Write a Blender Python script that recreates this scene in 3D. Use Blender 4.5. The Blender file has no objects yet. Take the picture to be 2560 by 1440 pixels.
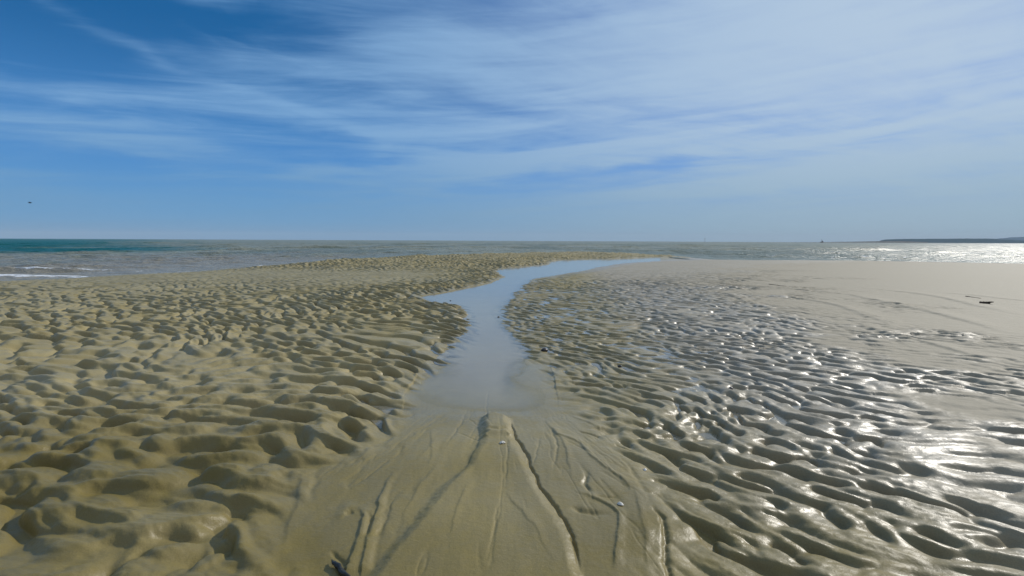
import bpy, bmesh, math, random
import numpy as np
from mathutils import Vector, Matrix

random.seed(7)
RNG = np.random.default_rng(11)
scene = bpy.context.scene
COL = scene.collection
PI = math.pi

# ------------------------------------------------------------------ camera
W, H, F = 2560.0, 1440.0, 1280.0          # photograph frame and focal length in its pixels
HZ0, HZS = 601.5, 0.0045                  # horizon row at the centre and its slope
PITCH = math.atan((720.0 - HZ0) / F)
CAM_H = 1.0
cp, sp = math.cos(PITCH), math.sin(PITCH)
cd = bpy.data.cameras.new('camera')
cam = bpy.data.objects.new('camera', cd)
COL.objects.link(cam)
cd.sensor_width = 36.0
cd.lens = 36.0 * F / W
cd.clip_start = 0.05
cd.clip_end = 20000.0
fw = Vector((0, cp, -sp)); up = Vector((0, sp, cp)); rt = Vector((1, 0, 0))
roll = math.atan(HZS)
r2 = rt * math.cos(roll) + up * math.sin(roll)
u2 = up * math.cos(roll) - rt * math.sin(roll)
cam.matrix_world = Matrix((
    (r2.x, u2.x, -fw.x, 0), (r2.y, u2.y, -fw.y, 0), (r2.z, u2.z, -fw.z, CAM_H), (0, 0, 0, 1)))
scene.camera = cam


def ray(px, py):
    cx, cy = (px - 1280.0) / F, (720.0 - py) / F
    return fw + r2 * cx + u2 * cy


def P(px, py, z=0.0):
    d = ray(px, py)
    t = (z - CAM_H) / d.z
    return (d.x * t, d.y * t)


def at(px, py, dist):
    d = ray(px, py)
    t = dist / d.y
    return Vector((d.x * t, d.y * t, CAM_H + d.z * t))


# ------------------------------------------------------------------ tags
def tag(o, label=None, cat=None, group=None, kind=None):
    if label: o['label'] = label
    if cat: o['category'] = cat
    if group: o['group'] = group
    if kind: o['kind'] = kind
    return o


def link_mesh(name, me, mat, parent=None, smooth=True):
    o = bpy.data.objects.new(name, me)
    COL.objects.link(o)
    if mat: me.materials.append(mat)
    if smooth: me.shade_smooth()
    if parent: o.parent = parent
    return o


# ------------------------------------------------------------------ node helpers
class NT:
    def __init__(self, tree):
        self.t = tree; self.n = tree.nodes; self.l = tree.links

    def node(self, typ, **kw):
        n = self.n.new(typ)
        for k, v in kw.items(): setattr(n, k, v)
        return n

    def put(self, sock, v):
        if hasattr(v, 'is_output') or isinstance(v, bpy.types.NodeSocket):
            self.l.new(v, sock)
        else:
            sock.default_value = v

    def m(self, op, a, b=0.0, c=None, clamp=False):
        n = self.node('ShaderNodeMath', operation=op, use_clamp=clamp)
        self.put(n.inputs[0], a); self.put(n.inputs[1], b)
        if c is not None: self.put(n.inputs[2], c)
        return n.outputs[0]

    def vm(self, op, a, b):
        n = self.node('ShaderNodeVectorMath', operation=op)
        self.put(n.inputs[0], a); self.put(n.inputs[1], b)
        return n.outputs[0]

    def comb(self, x, y, z=0.0):
        n = self.node('ShaderNodeCombineXYZ')
        self.put(n.inputs[0], x); self.put(n.inputs[1], y); self.put(n.inputs[2], z)
        return n.outputs[0]

    def noise(self, vec, scale, detail=4.0, rough=0.5, dist=0.0, out=0, norm=True):
        n = self.node('ShaderNodeTexNoise')
        n.normalize = norm
        if vec is not None: self.put(n.inputs['Vector'], vec)
        n.inputs['Scale'].default_value = scale
        n.inputs['Detail'].default_value = detail
        n.inputs['Roughness'].default_value = rough
        n.inputs['Distortion'].default_value = dist
        return n.outputs[out]

    def smooth(self, x, lo, hi, a=0.0, b=1.0):
        n = self.node('ShaderNodeMapRange', interpolation_type='SMOOTHSTEP')
        self.put(n.inputs[0], x)
        self.put(n.inputs[1], lo); self.put(n.inputs[2], hi)
        self.put(n.inputs[3], a); self.put(n.inputs[4], b)
        return n.outputs[0]

    def mix(self, fac, a, b, blend='MIX'):
        n = self.node('ShaderNodeMix', data_type='RGBA', blend_type=blend)
        self.put(n.inputs[0], fac)
        self.put(n.inputs[6], a if isinstance(a, bpy.types.NodeSocket) else (*a, 1.0))
        self.put(n.inputs[7], b if isinstance(b, bpy.types.NodeSocket) else (*b, 1.0))
        return n.outputs[2]

    def attr(self, name):
        n = self.node('ShaderNodeAttribute', attribute_name=name)
        return n.outputs['Fac']

    def bump(self, height, strength, distance, normal=None):
        n = self.node('ShaderNodeBump')
        n.inputs['Strength'].default_value = strength
        n.inputs['Distance'].default_value = distance
        self.put(n.inputs['Height'], height)
        if normal is not None: self.put(n.inputs['Normal'], normal)
        return n.outputs[0]


def new_mat(name):
    m = bpy.data.materials.new(name)
    m.use_nodes = True
    t = NT(m.node_tree)
    p = t.n['Principled BSDF']
    return m, t, p


# ------------------------------------------------------------------ sun and sky
SUN_AZ, SUN_EL = math.radians(50.0), math.radians(29.5)
EXPOSURE = 0.10
sunvec = Vector((math.sin(SUN_AZ) * math.cos(SUN_EL), math.cos(SUN_AZ) * math.cos(SUN_EL), math.sin(SUN_EL)))
ld = bpy.data.lights.new('sun', 'SUN')
ld.energy = 2.9
ld.angle = math.radians(0.6)
ld.color = (1.0, 0.95, 0.87)
lo = bpy.data.objects.new('sun', ld)
COL.objects.link(lo)
lo.rotation_euler = (-sunvec).to_track_quat('-Z', 'Y').to_euler()
lo.location = (20, 20, 30)


def build_world():
    w = bpy.data.worlds.new('World')
    scene.world = w
    w.use_nodes = True
    t = NT(w.node_tree)
    t.n.clear()
    out = t.node('ShaderNodeOutputWorld')
    bg = t.node('ShaderNodeBackground')
    sky = t.node('ShaderNodeTexSky', sky_type='NISHITA')
    sky.sun_disc = False
    sky.sun_elevation = SUN_EL
    sky.sun_rotation = SUN_AZ
    sky.air_density = 1.0
    sky.dust_density = 0.4
    sky.ozone_density = 2.0
    tc = t.node('ShaderNodeTexCoord')
    sep = t.node('ShaderNodeSeparateXYZ')
    t.l.new(tc.outputs['Generated'], sep.inputs[0])
    x, y, z = sep.outputs
    az = t.m('ARCTAN2', x, y)
    el = t.m('ARCSINE', z)
    zc = t.m('ADD', t.m('MAXIMUM', z, 0.0), 0.10)
    u = t.m('DIVIDE', x, zc)
    v = t.m('DIVIDE', y, zc)
    plane = t.comb(u, v, 0.0)
    # drift of the cirrus, a slow swirl
    sw = t.noise(plane, 0.35, 2.0, 0.5, 0.0, out=1)
    swv = t.vm('SUBTRACT', sw, (0.5, 0.5, 0.5))
    swn = t.node('ShaderNodeVectorMath', operation='SCALE')
    t.l.new(swv, swn.inputs[0]); swn.inputs[3].default_value = 1.5
    pl2 = t.vm('ADD', plane, swn.outputs[0])

    def strip(ang, sx, sy, scale, detail, rough, dist, off):
        mp = t.node('ShaderNodeMapping')
        t.l.new(pl2, mp.inputs['Vector'])
        mp.vector_type = 'TEXTURE'
        mp.inputs['Location'].default_value = off
        mp.inputs['Rotation'].default_value = (0, 0, math.radians(ang))
        mp.inputs['Scale'].default_value = (1 / sx, 1 / sy, 1)
        return t.noise(mp.outputs[0], scale, detail, rough, dist)
    n1 = strip(24, 0.30, 1.0, 1.0, 6, 0.55, 0.5, (3, 1, 0))
    n2 = strip(34, 0.20, 1.2, 2.4, 8, 0.62, 0.6, (7, 4, 2))
    n3 = strip(16, 0.16, 1.6, 6.0, 8, 0.66, 0.5, (1, 9, 5))
    n4 = t.noise(t.comb(t.m('MULTIPLY', az, 2.6), t.m('MULTIPLY', t.m('SUBTRACT', el, t.m('MULTIPLY', az, 0.05)), 30.0), 3.0), 1.0, 7, 0.6, 0.6)
    # angular wobble for the large patches
    wob = t.noise(t.comb(t.m('MULTIPLY', az, 2.2), t.m('MULTIPLY', el, 7.0), 0.0), 1.6, 5, 0.55, 0.5, out=1)
    ws = t.node('ShaderNodeSeparateColor')
    t.l.new(wob, ws.inputs[0])
    azw = t.m('ADD', az, t.m('MULTIPLY', t.m('SUBTRACT', ws.outputs[0], 0.5), 0.30))
    elw = t.m('ADD', el, t.m('MULTIPLY', t.m('SUBTRACT', ws.outputs[1], 0.5), 0.11))

    def patch(px, py, wx, wy, tilt=0.0):
        d = ray(px, py).normalized()
        a0, e0 = math.atan2(d.x, d.y), math.asin(d.z)
        dx = ray(px + wx, py).normalized(); dy = ray(px, py - wy).normalized()
        sa = abs(math.atan2(dx.x, dx.y) - a0); se = abs(math.asin(dy.z) - e0)
        da = t.m('SUBTRACT', azw, a0)
        de = t.m('SUBTRACT', elw, e0)
        if tilt:
            de = t.m('SUBTRACT', de, t.m('MULTIPLY', da, tilt))
        q = t.m('ADD', t.m('POWER', t.m('ABSOLUTE', t.m('DIVIDE', da, sa)), 2.0),
                t.m('POWER', t.m('ABSOLUTE', t.m('DIVIDE', de, se)), 2.0))
        return t.m('EXPONENT', t.m('MULTIPLY', q, -1.0))

    cover = t.smooth(az, -0.75, 0.50, 0.42, 0.72)
    #          px    py   wx   wy  tilt  weight   (minus: clear blue, plus: veil of cirrus)
    cover = t.m('ADD', cover, t.m('MULTIPLY', t.smooth(el, 0.02, 0.12), t.smooth(el, 0.14, 0.24, 0.14, 0.0)))
    cover = t.m('ADD', cover, t.smooth(t.m('ABSOLUTE', az), 1.0, 1.7, 0.0, 0.15))  # extra veil behind the camera, added to whiten the fill light
    patches = [
        (40, 60, 400, 110, 0.0, -0.72), (430, 25, 360, 60, 0.0, -0.60), (900, 20, 330, 60, 0.1, -0.26),
        (760, 365, 220, 45, 0.0, -0.60), (800, 415, 190, 30, 0.0, -0.22), (250, 420, 340, 28, -0.02, -0.40),
        (1330, 470, 330, 22, 0.06, -0.62), (1560, 415, 260, 18, 0.12, -0.55), (1330, 300, 200, 60, 0.0, -0.25),
        (0, 240, 210, 60, 0.0, -0.25), (1000, 250, 160, 30, 0, -0.2), (560, 470, 300, 16, 0, -0.14),
        (1950, 300, 480, 28, 0.08, -0.22), (2450, 200, 200, 60, 0.1, -0.10), (1300, 20, 190, 70, 0, -0.10),
        (1150, 130, 330, 60, -0.2, 0.22), (560, 200, 430, 26, -0.25, 0.16), (300, 330, 460, 34, -0.05, 0.16),
        (800, 290, 340, 30, -0.1, 0.16), (850, 440, 300, 14, 0.08, 0.26), (1150, 405, 330, 16, 0.10, 0.20),
        (1900, 60, 620, 130, 0.1, 0.26), (2000, 410, 620, 55, 0.08, 0.14), (1700, 340, 420, 22, 0.05, 0.12),
        (200, 40, 300, 16, -0.25, 0.22), (520, 60, 300, 16, -0.2, 0.16),
    ]
    acc = cover
    for (px, py, wx, wy, tl, wt) in patches:
        acc = t.m('MULTIPLY_ADD', patch(px, py, wx, wy, tl), wt, acc)
    fibres = t.m('ADD', t.m('MULTIPLY', t.m('SUBTRACT', n1, 0.5), 0.6),
                 t.m('ADD', t.m('MULTIPLY', t.m('SUBTRACT', n2, 0.5), 0.46), t.m('MULTIPLY', t.m('SUBTRACT', n3, 0.5), 0.40)))
    fade = t.smooth(el, 0.0, 0.10, 0.25, 1.0)
    dens = t.m('ADD', acc, t.m('MULTIPLY', fibres, fade))
    dens = t.m('ADD', dens, t.m('MULTIPLY', t.m('SUBTRACT', n4, 0.5), t.m('MULTIPLY', t.smooth(el, 0.02, 0.09, 0.9, 2.1), t.smooth(el, 0.16, 0.34, 1.0, 0.55))))
    mask = t.smooth(dens, -0.10, 1.10, 0.0, 0.93)
    # clear-sky tint, then cloud veil
    hor = t.mix(t.smooth(az, -0.5, 0.7), SKY_HL, SKY_HR)
    mid_ = t.mix(t.smooth(az, -0.5, 0.7), SKY_ML, SKY_MR)
    top = t.mix(t.smooth(az, -0.5, 0.7), SKY_TL, SKY_TR)
    blue = t.mix(t.smooth(el, 0.0, 0.16), hor, mid_)
    blue = t.mix(t.smooth(el, 0.10, 0.36), blue, top)
    blue = t.mix(0.06, blue, sky.outputs[0])
    cl = t.mix(t.smooth(az, -0.45, 0.70), CLOUD_L, CLOUD_R)
    cl = t.mix(t.smooth(t.m('ABSOLUTE', az), 1.0, 1.7), cl, CLOUD_BACK_FILL)
    lowc = t.mix(t.smooth(el, 0.0, 0.24), CLOUD_LOW, (1.0, 1.0, 1.0))
    cl = t.mix(1.0, cl, lowc, 'MULTIPLY')
    colr = t.mix(mask, blue, cl)
    # below the horizon: a dull sea tone
    colr = t.mix(t.smooth(el, -0.03, -0.005), (1.0, 1.1, 1.2), colr)
    t.l.new(colr, bg.inputs['Color'])
    bg.inputs['Strength'].default_value = 0.1
    t.l.new(bg.outputs[0], out.inputs[0])


SKY_HL = (1.05, 3.1, 5.6)
SKY_HR = (2.4, 3.6, 4.8)
SKY_ML = (0.50, 2.3, 5.6)
SKY_MR = (1.6, 3.3, 6.6)
SKY_TL = (0.0, 1.00, 3.0)
SKY_TR = (2.2, 3.4, 6.4)
CLOUD_L = (2.0, 3.8, 6.3)
CLOUD_R = (4.4, 5.6, 6.95)
CLOUD_BACK_FILL = (4.2, 4.7, 5.4)  # unseen cloud behind the camera, added for a whiter, brighter fill
CLOUD_LOW = (0.68, 0.77, 0.76)
build_world()

# ------------------------------------------------------------------ periodic noise fields
def spectrum(n, L, seed, fn):
    g = np.random.default_rng(seed)
    wn = np.fft.rfft2(g.standard_normal((n, n)).astype(np.float32))
    ky = np.fft.fftfreq(n, L / n)[:, None] * 2 * PI
    kx = np.fft.rfftfreq(n, L / n)[None, :] * 2 * PI
    f = np.fft.irfft2(wn * fn(kx, ky), s=(n, n))
    f -= f.mean(); f /= f.std()
    return f.astype(np.float32)


def ripples(n, L, seed, lam, ang, sk, st, flat=0.75):
    """narrow-band ripples with their envelope evened out (quadrature pair from a one-sided spectrum)"""
    g = np.random.default_rng(seed)
    wn = np.fft.fft2(g.standard_normal((n, n)).astype(np.float32))
    ky = np.fft.fftfreq(n, L / n)[:, None] * 2 * PI
    kx = np.fft.fftfreq(n, L / n)[None, :] * 2 * PI
    w = ring(lam, ang, sk, st)(kx, ky) * ((kx * math.cos(ang) + ky * math.sin(ang)) > 0)
    a = np.fft.ifft2(wn * w)
    env = np.abs(a); env /= env.mean()
    f = a.real / np.abs(a).mean() / (env + 0.08) ** flat
    f /= f.std()
    return f.astype(np.float32)


def ring(lam, ang, sk=0.28, st=0.40):
    k0 = 2 * PI / lam

    def fn(kx, ky):
        k = np.hypot(kx, ky) + 1e-9
        th = np.arctan2(ky, kx) - ang
        th = np.abs((th + PI / 2) % PI - PI / 2)
        return np.exp(-0.5 * ((k - k0) / (sk * k0)) ** 2 - 0.5 * (th / st) ** 2)
    return fn


def power(beta, lmax, lmin, ax=1.0, ay=1.0):
    def fn(kx, ky):
        k = np.hypot(kx * ax, ky * ay) + 1e-9
        a = k ** (-beta)
        a = np.where((k < 2 * PI / lmax), 0.0, a) * np.exp(-(k * lmin / (2 * PI)) ** 2)
        return a
    return fn


def bil(Fd, L, x, y):
    n = Fd.shape[0]
    gx = (x * (n / L)); gy = (y * (n / L))
    ix = np.floor(gx).astype(np.int64); iy = np.floor(gy).astype(np.int64)
    fx = (gx - ix).astype(np.float32); fy = (gy - iy).astype(np.float32)
    ix %= n; iy %= n
    jx = (ix + 1) % n; jy = (iy + 1) % n
    a = Fd[iy, ix]; b = Fd[iy, jx]; c = Fd[jy, ix]; d = Fd[jy, jx]
    return (a + (b - a) * fx) * (1 - fy) + (c + (d - c) * fx) * fy


def cub(Fd, L, x, y):
    n = Fd.shape[0]
    gx = (x * (n / L)); gy = (y * (n / L))
    ix = np.floor(gx).astype(np.int64); iy = np.floor(gy).astype(np.int64)
    fx = (gx - ix).astype(np.float32); fy = (gy - iy).astype(np.float32)

    def wts(f):
        f2 = f * f; f3 = f2 * f
        return ((1 - 3 * f + 3 * f2 - f3) / 6, (4 - 6 * f2 + 3 * f3) / 6, (1 + 3 * f + 3 * f2 - 3 * f3) / 6, f3 / 6)
    wx, wy = wts(fx), wts(fy)
    r = np.zeros_like(fx)
    for j in range(4):
        yy = (iy + j - 1) % n
        s = np.zeros_like(fx)
        for i in range(4):
            s += wx[i] * Fd[yy, (ix + i - 1) % n]
        r += wy[j] * s
    return r


def sstep(x, a, b):
    q = np.clip((x - a) / (b - a), 0, 1)
    return q * q * (3 - 2 * q)


def poly_sd(poly, x, y):
    """signed distance to a closed polygon, positive outside"""
    d2 = np.full(x.shape, 1e12, np.float32)
    inside = np.zeros(x.shape, bool)
    n = len(poly)
    for i in range(n):
        x0, y0 = poly[i]; x1, y1 = poly[(i + 1) % n]
        ex, ey = x1 - x0, y1 - y0
        q = np.clip(((x - x0) * ex + (y - y0) * ey) / (ex * ex + ey * ey + 1e-12), 0, 1)
        d2 = np.minimum(d2, (x - x0 - q * ex) ** 2 + (y - y0 - q * ey) ** 2)
        cond = (y0 > y) != (y1 > y)
        xi = x0 + (y - y0) * ex / (ey if abs(ey) > 1e-12 else 1e-12)
        inside ^= cond & (x < xi)
    d = np.sqrt(d2)
    return np.where(inside, -d, d)


def line_sd(pts, x, y):
    """distance, side (+ right of travel) and 0..1 position along an open polyline"""
    best = np.full(x.shape, 1e12, np.float32)
    side = np.zeros(x.shape, np.float32); along = np.zeros(x.shape, np.float32)
    seg = [math.hypot(pts[i + 1][0] - pts[i][0], pts[i + 1][1] - pts[i][1]) for i in range(len(pts) - 1)]
    tot = sum(seg); acc = 0
    for i in range(len(pts) - 1):
        x0, y0 = pts[i]; x1, y1 = pts[i + 1]
        ex, ey = x1 - x0, y1 - y0
        q = np.clip(((x - x0) * ex + (y - y0) * ey) / (ex * ex + ey * ey + 1e-12), 0, 1)
        d2 = (x - x0 - q * ex) ** 2 + (y - y0 - q * ey) ** 2
        m = d2 < best
        best = np.where(m, d2, best)
        cr = (x - x0) * ey - (y - y0) * ex
        side = np.where(m, np.sign(cr), side)
        along = np.where(m, (acc + q * seg[i]) / tot, along)
        acc += seg[i]
    return np.sqrt(best), side, along


def G(lst, z=0.0):
    return [P(px, py, z) for px, py in lst]


# ------------------------------------------------------------------ outlines of water and sand
SHORE_L = [(0, 704), (150, 698), (300, 688), (480, 680), (620, 667), (800, 655), (960, 645), (1100, 639),
           (1300, 633), (1420, 631), (1560, 634), (1690, 640), (1740, 645)]
SHORE_R = [(1790, 649), (1900, 651), (2100, 652), (2300, 656), (2560, 661)]
CH_LEFT = [(1690, 642.5), (1600, 645), (1540, 647), (1390, 651), (1382, 655), (1366, 662), (1300, 668), (1240, 673), (1262, 692),
           (1225, 708), (1180, 715), (1100, 733), (1046, 741), (1060, 757), (1130, 765), (1145, 790), (1135, 820),
           (1105, 865), (1050, 915), (1012, 985), (1003, 1045)]
CH_RIGHT = [(1395, 1045), (1392, 985), (1380, 910), (1335, 860), (1290, 815), (1262, 780), (1290, 745), (1318, 722), (1330, 698),
            (1440, 681), (1500, 668), (1560, 658), (1640, 653), (1740, 650)]
FAN = [(1050, 915), (1012, 985), (1000, 1060), (960, 1140), (880, 1165), (800, 1195), (752, 1290), (722, 1380), (700, 1470), (690, 1700),
       (1700, 1700), (1668, 1440), (1648, 1310), (1600, 1180), (1510, 1085), (1425, 1032), (1392, 985), (1380, 910), (1240, 900)]
gl = G(SHORE_L); gr = G(SHORE_R)
SEA = [(-4000, 4000 * 0.0 - 60), (-120, -8), (-40, 4.5)] + gl + gr + [(60, 14.5), (160, 4), (4000, -60), (4000, 6000), (-4000, 6000)]
CHAN = G(CH_LEFT) + G(CH_RIGHT)
FANG = G(FAN)
# the water level reaches under both banks; the sand itself draws the waterline
stream_out = G([(1010, 1130), (840, 960), (820, 860), (880, 780), (960, 735), (1040, 715), (1150, 690), (1230, 655), (1480, 640), (1600, 638.5),
                (1650, 643), (1650, 658), (1800, 680), (1950, 740), (2150, 800), (2300, 900), (2300, 1050), (2000, 1140), (1500, 1120), (1390, 1130)])

# ------------------------------------------------------------------ sand sheet
T_L = 24.0
T_N = 2048
SEED_R = 5
def scales(lam, deg, sk, st, k):
    """two ripple trains laid over one another: where they meet the sand creases"""
    a = ripples(T_N, T_L, SEED_R, lam, math.radians(deg), sk, st)
    b = ripples(T_N, T_L, SEED_R + 40, lam * 1.25, math.radians(deg - 12), sk, st)
    f = np.maximum(a, k * b - 0.25)
    f -= f.mean()
    return (f / f.std()).astype(np.float32)


def domes(n, L, seed, lx, ly, sharp=9.0):
    """rounded mounds packed like cobbles, meeting in narrow creases (periodic)"""
    g = np.random.default_rng(seed)
    nx_, ny_ = int(round(L / lx)), int(round(L / ly))
    jx = g.uniform(-0.42, 0.42, (ny_, nx_)).astype(np.float32); jy = g.uniform(-0.42, 0.42, (ny_, nx_)).astype(np.float32)
    hh = g.uniform(-0.16, 0.16, (ny_, nx_)).astype(np.float32); rad = g.uniform(0.75, 1.35, (ny_, nx_)).astype(np.float32)
    gx = (np.arange(n, dtype=np.float32) + 0.5) * nx_ / n; gy = (np.arange(n, dtype=np.float32) + 0.5) * ny_ / n
    GX, GY = np.meshgrid(gx, gy)
    GX += 0.5 * (np.floor(GY).astype(int) % 2) * 0
    cxi = np.floor(GX).astype(int); cyi = np.floor(GY).astype(int)
    acc = np.zeros((n, n), np.float32)
    for dy in (-1, 0, 1):
        for dx in (-1, 0, 1):
            a = (cyi + dy) % ny_; b = (cxi + dx) % nx_
            ddx = (cxi + dx + 0.5 + jx[a, b]) - GX; ddy = (cyi + dy + 0.5 + jy[a, b]) - GY
            acc += np.exp(sharp * (hh[a, b] - ((ddx * ddx + ddy * ddy) * 1.7) ** 1.45 / rad[a, b] * 0.62))
    f = np.log(acc + 1e-6) / sharp
    f = np.maximum(f, -0.9)
    f -= f.mean()
    return (f / f.std()).astype(np.float32)


fA = 0.75 * domes(T_N, T_L, 77, 0.20, 0.160, 24.0) + 0.62 * scales(0.195, 74, 0.30, 0.62, 1.0)
fA /= fA.std()
fB = scales(0.195, 52, 0.32, 0.56, 0.9)
fC = 0.85 * scales(0.155, 52, 0.36, 0.66, 0.75) + 0.55 * domes(T_N, T_L, 78, 0.20, 0.15)
fC /= fC.std()
fF = 0.80 * scales(0.180, 38, 0.34, 0.62, 0.9) + 0.50 * domes(T_N, T_L, 79, 0.22, 0.19)
fF /= fF.std()
def blurred(f, lam):
    n = f.shape[0]
    ky = np.fft.fftfreq(n, T_L / n)[:, None] * 2 * PI
    kx = np.fft.rfftfreq(n, T_L / n)[None, :] * 2 * PI
    return np.fft.irfft2(np.fft.rfft2(f) * np.exp(-0.5 * (kx * kx + ky * ky) * (lam / 6.0) ** 2), s=(n, n)).astype(np.float32)


sA, sB, sC, sF = blurred(fA, 0.12), blurred(fB, 0.13), blurred(fC, 0.11), blurred(fF, 0.13)
fD = spectrum(T_N, T_L, SEED_R + 1, power(1.6, 6.0, 0.03))          # general roughness
fG = ripples(1024, 6.0, 91, 0.042, math.radians(70), 0.35, 0.6)
fE = spectrum(T_N, T_L, SEED_R + 2, power(1.2, 8.0, 1.0))           # slow undulation
fS = spectrum(T_N, T_L, SEED_R + 3, power(1.3, 3.0, 0.015, 1.0, 9.0))  # flow streaks along y


def feature(h, x, y, px_pts, height, width, taper=(0.15, 0.15), kind='ridge'):
    pts = G(px_pts)
    xs = [p[0] for p in pts]; ys = [p[1] for p in pts]
    pad = width * 6 + 0.02
    m = (x > min(xs) - pad) & (x < max(xs) + pad) & (y > min(ys) - pad) & (y < max(ys) + pad)
    if not m.any(): return
    d, s, a = line_sd(pts, x[m], y[m])
    t0 = np.clip(a / max(taper[0], 1e-3), 0, 1) if taper[0] > 0 else 1.0
    t1 = np.clip((1 - a) / max(taper[1], 1e-3), 0, 1) if taper[1] > 0 else 1.0
    tp = (t0 * t1)
    if kind == 'ridge':
        sd = d * s
        if height > 0:
            g = np.where(sd < 0, np.exp(-(d / (1.9 * width)) ** 2), np.exp(-(d / (0.50 * width)) ** 2))
        else:
            g = np.exp(-(d / (0.78 * width)) ** 2)
    elif kind == 'stepr':      # high on the left of travel, sharp drop to the right
        sd = d * s
        g = np.where(sd < 0, np.exp(-(d / (width * 5)) ** 2), np.exp(-(d / (width * 0.5)) ** 2))
    elif kind == 'stepl':
        sd = d * s
        g = np.where(sd > 0, np.exp(-(d / (width * 5)) ** 2), np.exp(-(d / (width * 0.5)) ** 2))
    h[m] += (0.34 * height * tp * g).astype(h.dtype)


def terrain(x, y):
    x = x.astype(np.float32); y = y.astype(np.float32)
    r = np.hypot(x, y)
    sea = poly_sd(SEA, x, y)            # + on land
    ch = poly_sd(CHAN, x, y)            # + outside the channel
    fan = poly_sd(FANG, x, y)
    wob = bil(fD, T_L, x * 1.0 + 3, y + 5)
    k = np.clip(r / 6.0, 0.5, 3.0)
    ch = ch + wob * 0.02 * k
    sea_w = sea + bil(fE, T_L, x * 0.35, y * 0.35) * np.clip(0.05 * r / 10, 0, 0.6)
    # which bank: right of the channel centre line
    mid = G([(1200, 1500), (1215, 1000), (1250, 850), (1200, 770), (1250, 720), (1330, 682), (1450, 664), (1650, 648), (1900, 640)])
    dm, sd, _ = line_sd(mid, x, y)
    soft_r = sstep(dm * sd, -0.45, 0.45)
    right = np.where(np.abs(ch) < 0.05, (sd > 0) * 1.0, (sd > 0) * 1.0).astype(np.float32)
    # bank profiles
    land = 0.075 * (1 - np.exp(-np.clip(sea_w, 0, None) / 1.6)) + np.maximum(np.clip(sea_w, None, 0) * 0.04, -1.0)
    bank_l = 0.012 + 0.075 * (1 - np.exp(-np.clip(ch, 0, None) / 0.9))
    bank_r = 0.004 + 0.060 * sstep(ch, 0.9, 4.5) + 0.02 * sstep(y, 11.0, 16.0) * sstep(ch, 0.1, 1.0)
    nearr = sstep(y, 4.6, 2.6)
    bank_r = bank_r + nearr * 0.012
    bank = bank_l * (1 - right) + bank_r * right
    inside = np.clip(ch, None, 0)
    chan_e = -0.036 * (1 - np.exp(inside / 0.18))
    # the bed rises to the fan near the camera
    rise = sstep(y + 0.26 * bil(fE, T_L, x * 2.4, y * 0.6) + 0.10 * wob, 4.7, 2.35)
    chan_e = chan_e * (1 - rise) + (0.004 + 0.034 * sstep(y, 3.1, 2.0)) * rise
    bank = bank * (1 - rise) + np.where(ch < 0, chan_e, bank) * rise
    E = np.where(ch < 0, chan_e, bank)
    land_l = np.minimum(land, 0.09)
    E = np.where(sea_w < 1.5, np.minimum(E, np.maximum(land_l, chan_e * 0 + land_l)), E)
    E = np.where((ch < 0), np.minimum(E, chan_e), E)
    # fan: smooth apron
    fmask = sstep(fan + wob * 0.05, 0.16, -0.12)
    apron = 0.004 + 0.034 * sstep(y, 3.1, 2.0)
    E = np.where(y < 3.4, E * (1 - fmask) + np.maximum(chan_e, -0.03) * fmask, E)
    # ripples
    aA = sstep(x + 0.35 * (y - 2.0), 0.5, -1.4) * sstep(y, 7.0, 2.4)
    aC = right * sstep(y, 14.0, 9.0) + 0
    aF = right * sstep(y - 0.35 * x, 3.3, 1.7)
    aC = aC * (1 - aF)
    aB = np.clip(1 - aA - aC - aF, 0, 1)
    nrm = np.sqrt(aA ** 2 + aB ** 2 + aC ** 2 + aF ** 2) + 1e-6
    aA, aB, aC, aF = aA / nrm, aB / nrm, aC / nrm, aF / nrm
    warp = bil(fE, T_L, x * 1.3 + 9, y * 1.3)
    wx = x + 0.10 * warp; wy = y + 0.10 * bil(fE, T_L, x * 1.3, y * 1.3 + 7)

    def f3(qx, qy, fn):
        return aA * fn(fA, T_L, qx, qy) + aB * fn(fB, T_L, qx, qy) + aC * fn(fC, T_L, qx, qy) + aF * fn(fF, T_L, qx, qy)
    nx = aA * math.cos(math.radians(82)) + aB * math.cos(math.radians(50)) + aC * math.cos(math.radians(48)) + aF * math.cos(math.radians(36))
    ny = aA * math.sin(math.radians(82)) + aB * math.sin(math.radians(50)) + aC * math.sin(math.radians(48)) + aF * math.sin(math.radians(36))
    nn = np.hypot(nx, ny) + 1e-6
    nx /= nn; ny /= nn
    s = (0.018 * aA + 0.025 * (1 - aA)) * (1 - right) + (0.019 + 0.006 * aF) * right
    fs = aA * bil(sA, T_L, wx, wy) + aB * bil(sB, T_L, wx, wy) + aC * bil(sC, T_L, wx, wy) + aF * bil(sF, T_L, wx, wy)
    qx = wx + s * fs * nx; qy = wy + s * fs * ny
    f = np.clip(f3(qx, qy, cub), -2.2, 1.9)
    cv = 0.16 * (1 - 0.8 * aA * (1 - right))
    f = np.clip(f, -1.9, 1.9)
    g = f - cv * f * f
    rough = bil(fD, T_L, x * 2.1, y * 2.1 + 4)
    amp_l = (0.0215 - 0.0025 * aA) * (0.90 + 0.14 * bil(fE, T_L, x + 2, y))
    far_l = sstep(y, 12.0, 7.0)                       # smooth flat beyond 10 m on the left
    edge_l = np.exp(-(np.clip(ch, 0, None) / 1.3) ** 2) * (0.35 * sstep(y, 3.0, 4.5) + 0.65 * sstep(y, 6.0, 8.0))
    bar = sstep(y, 14.5, 18.0)
    amp_l = amp_l * np.clip(0.25 + 0.75 * far_l + 1.5 * edge_l + 1.3 * bar, 0, 1.7)
    flat_r = sstep(ch - 0.25 * (y - 6.0) - 0.7 * rough, 5.2, 2.0)
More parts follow.
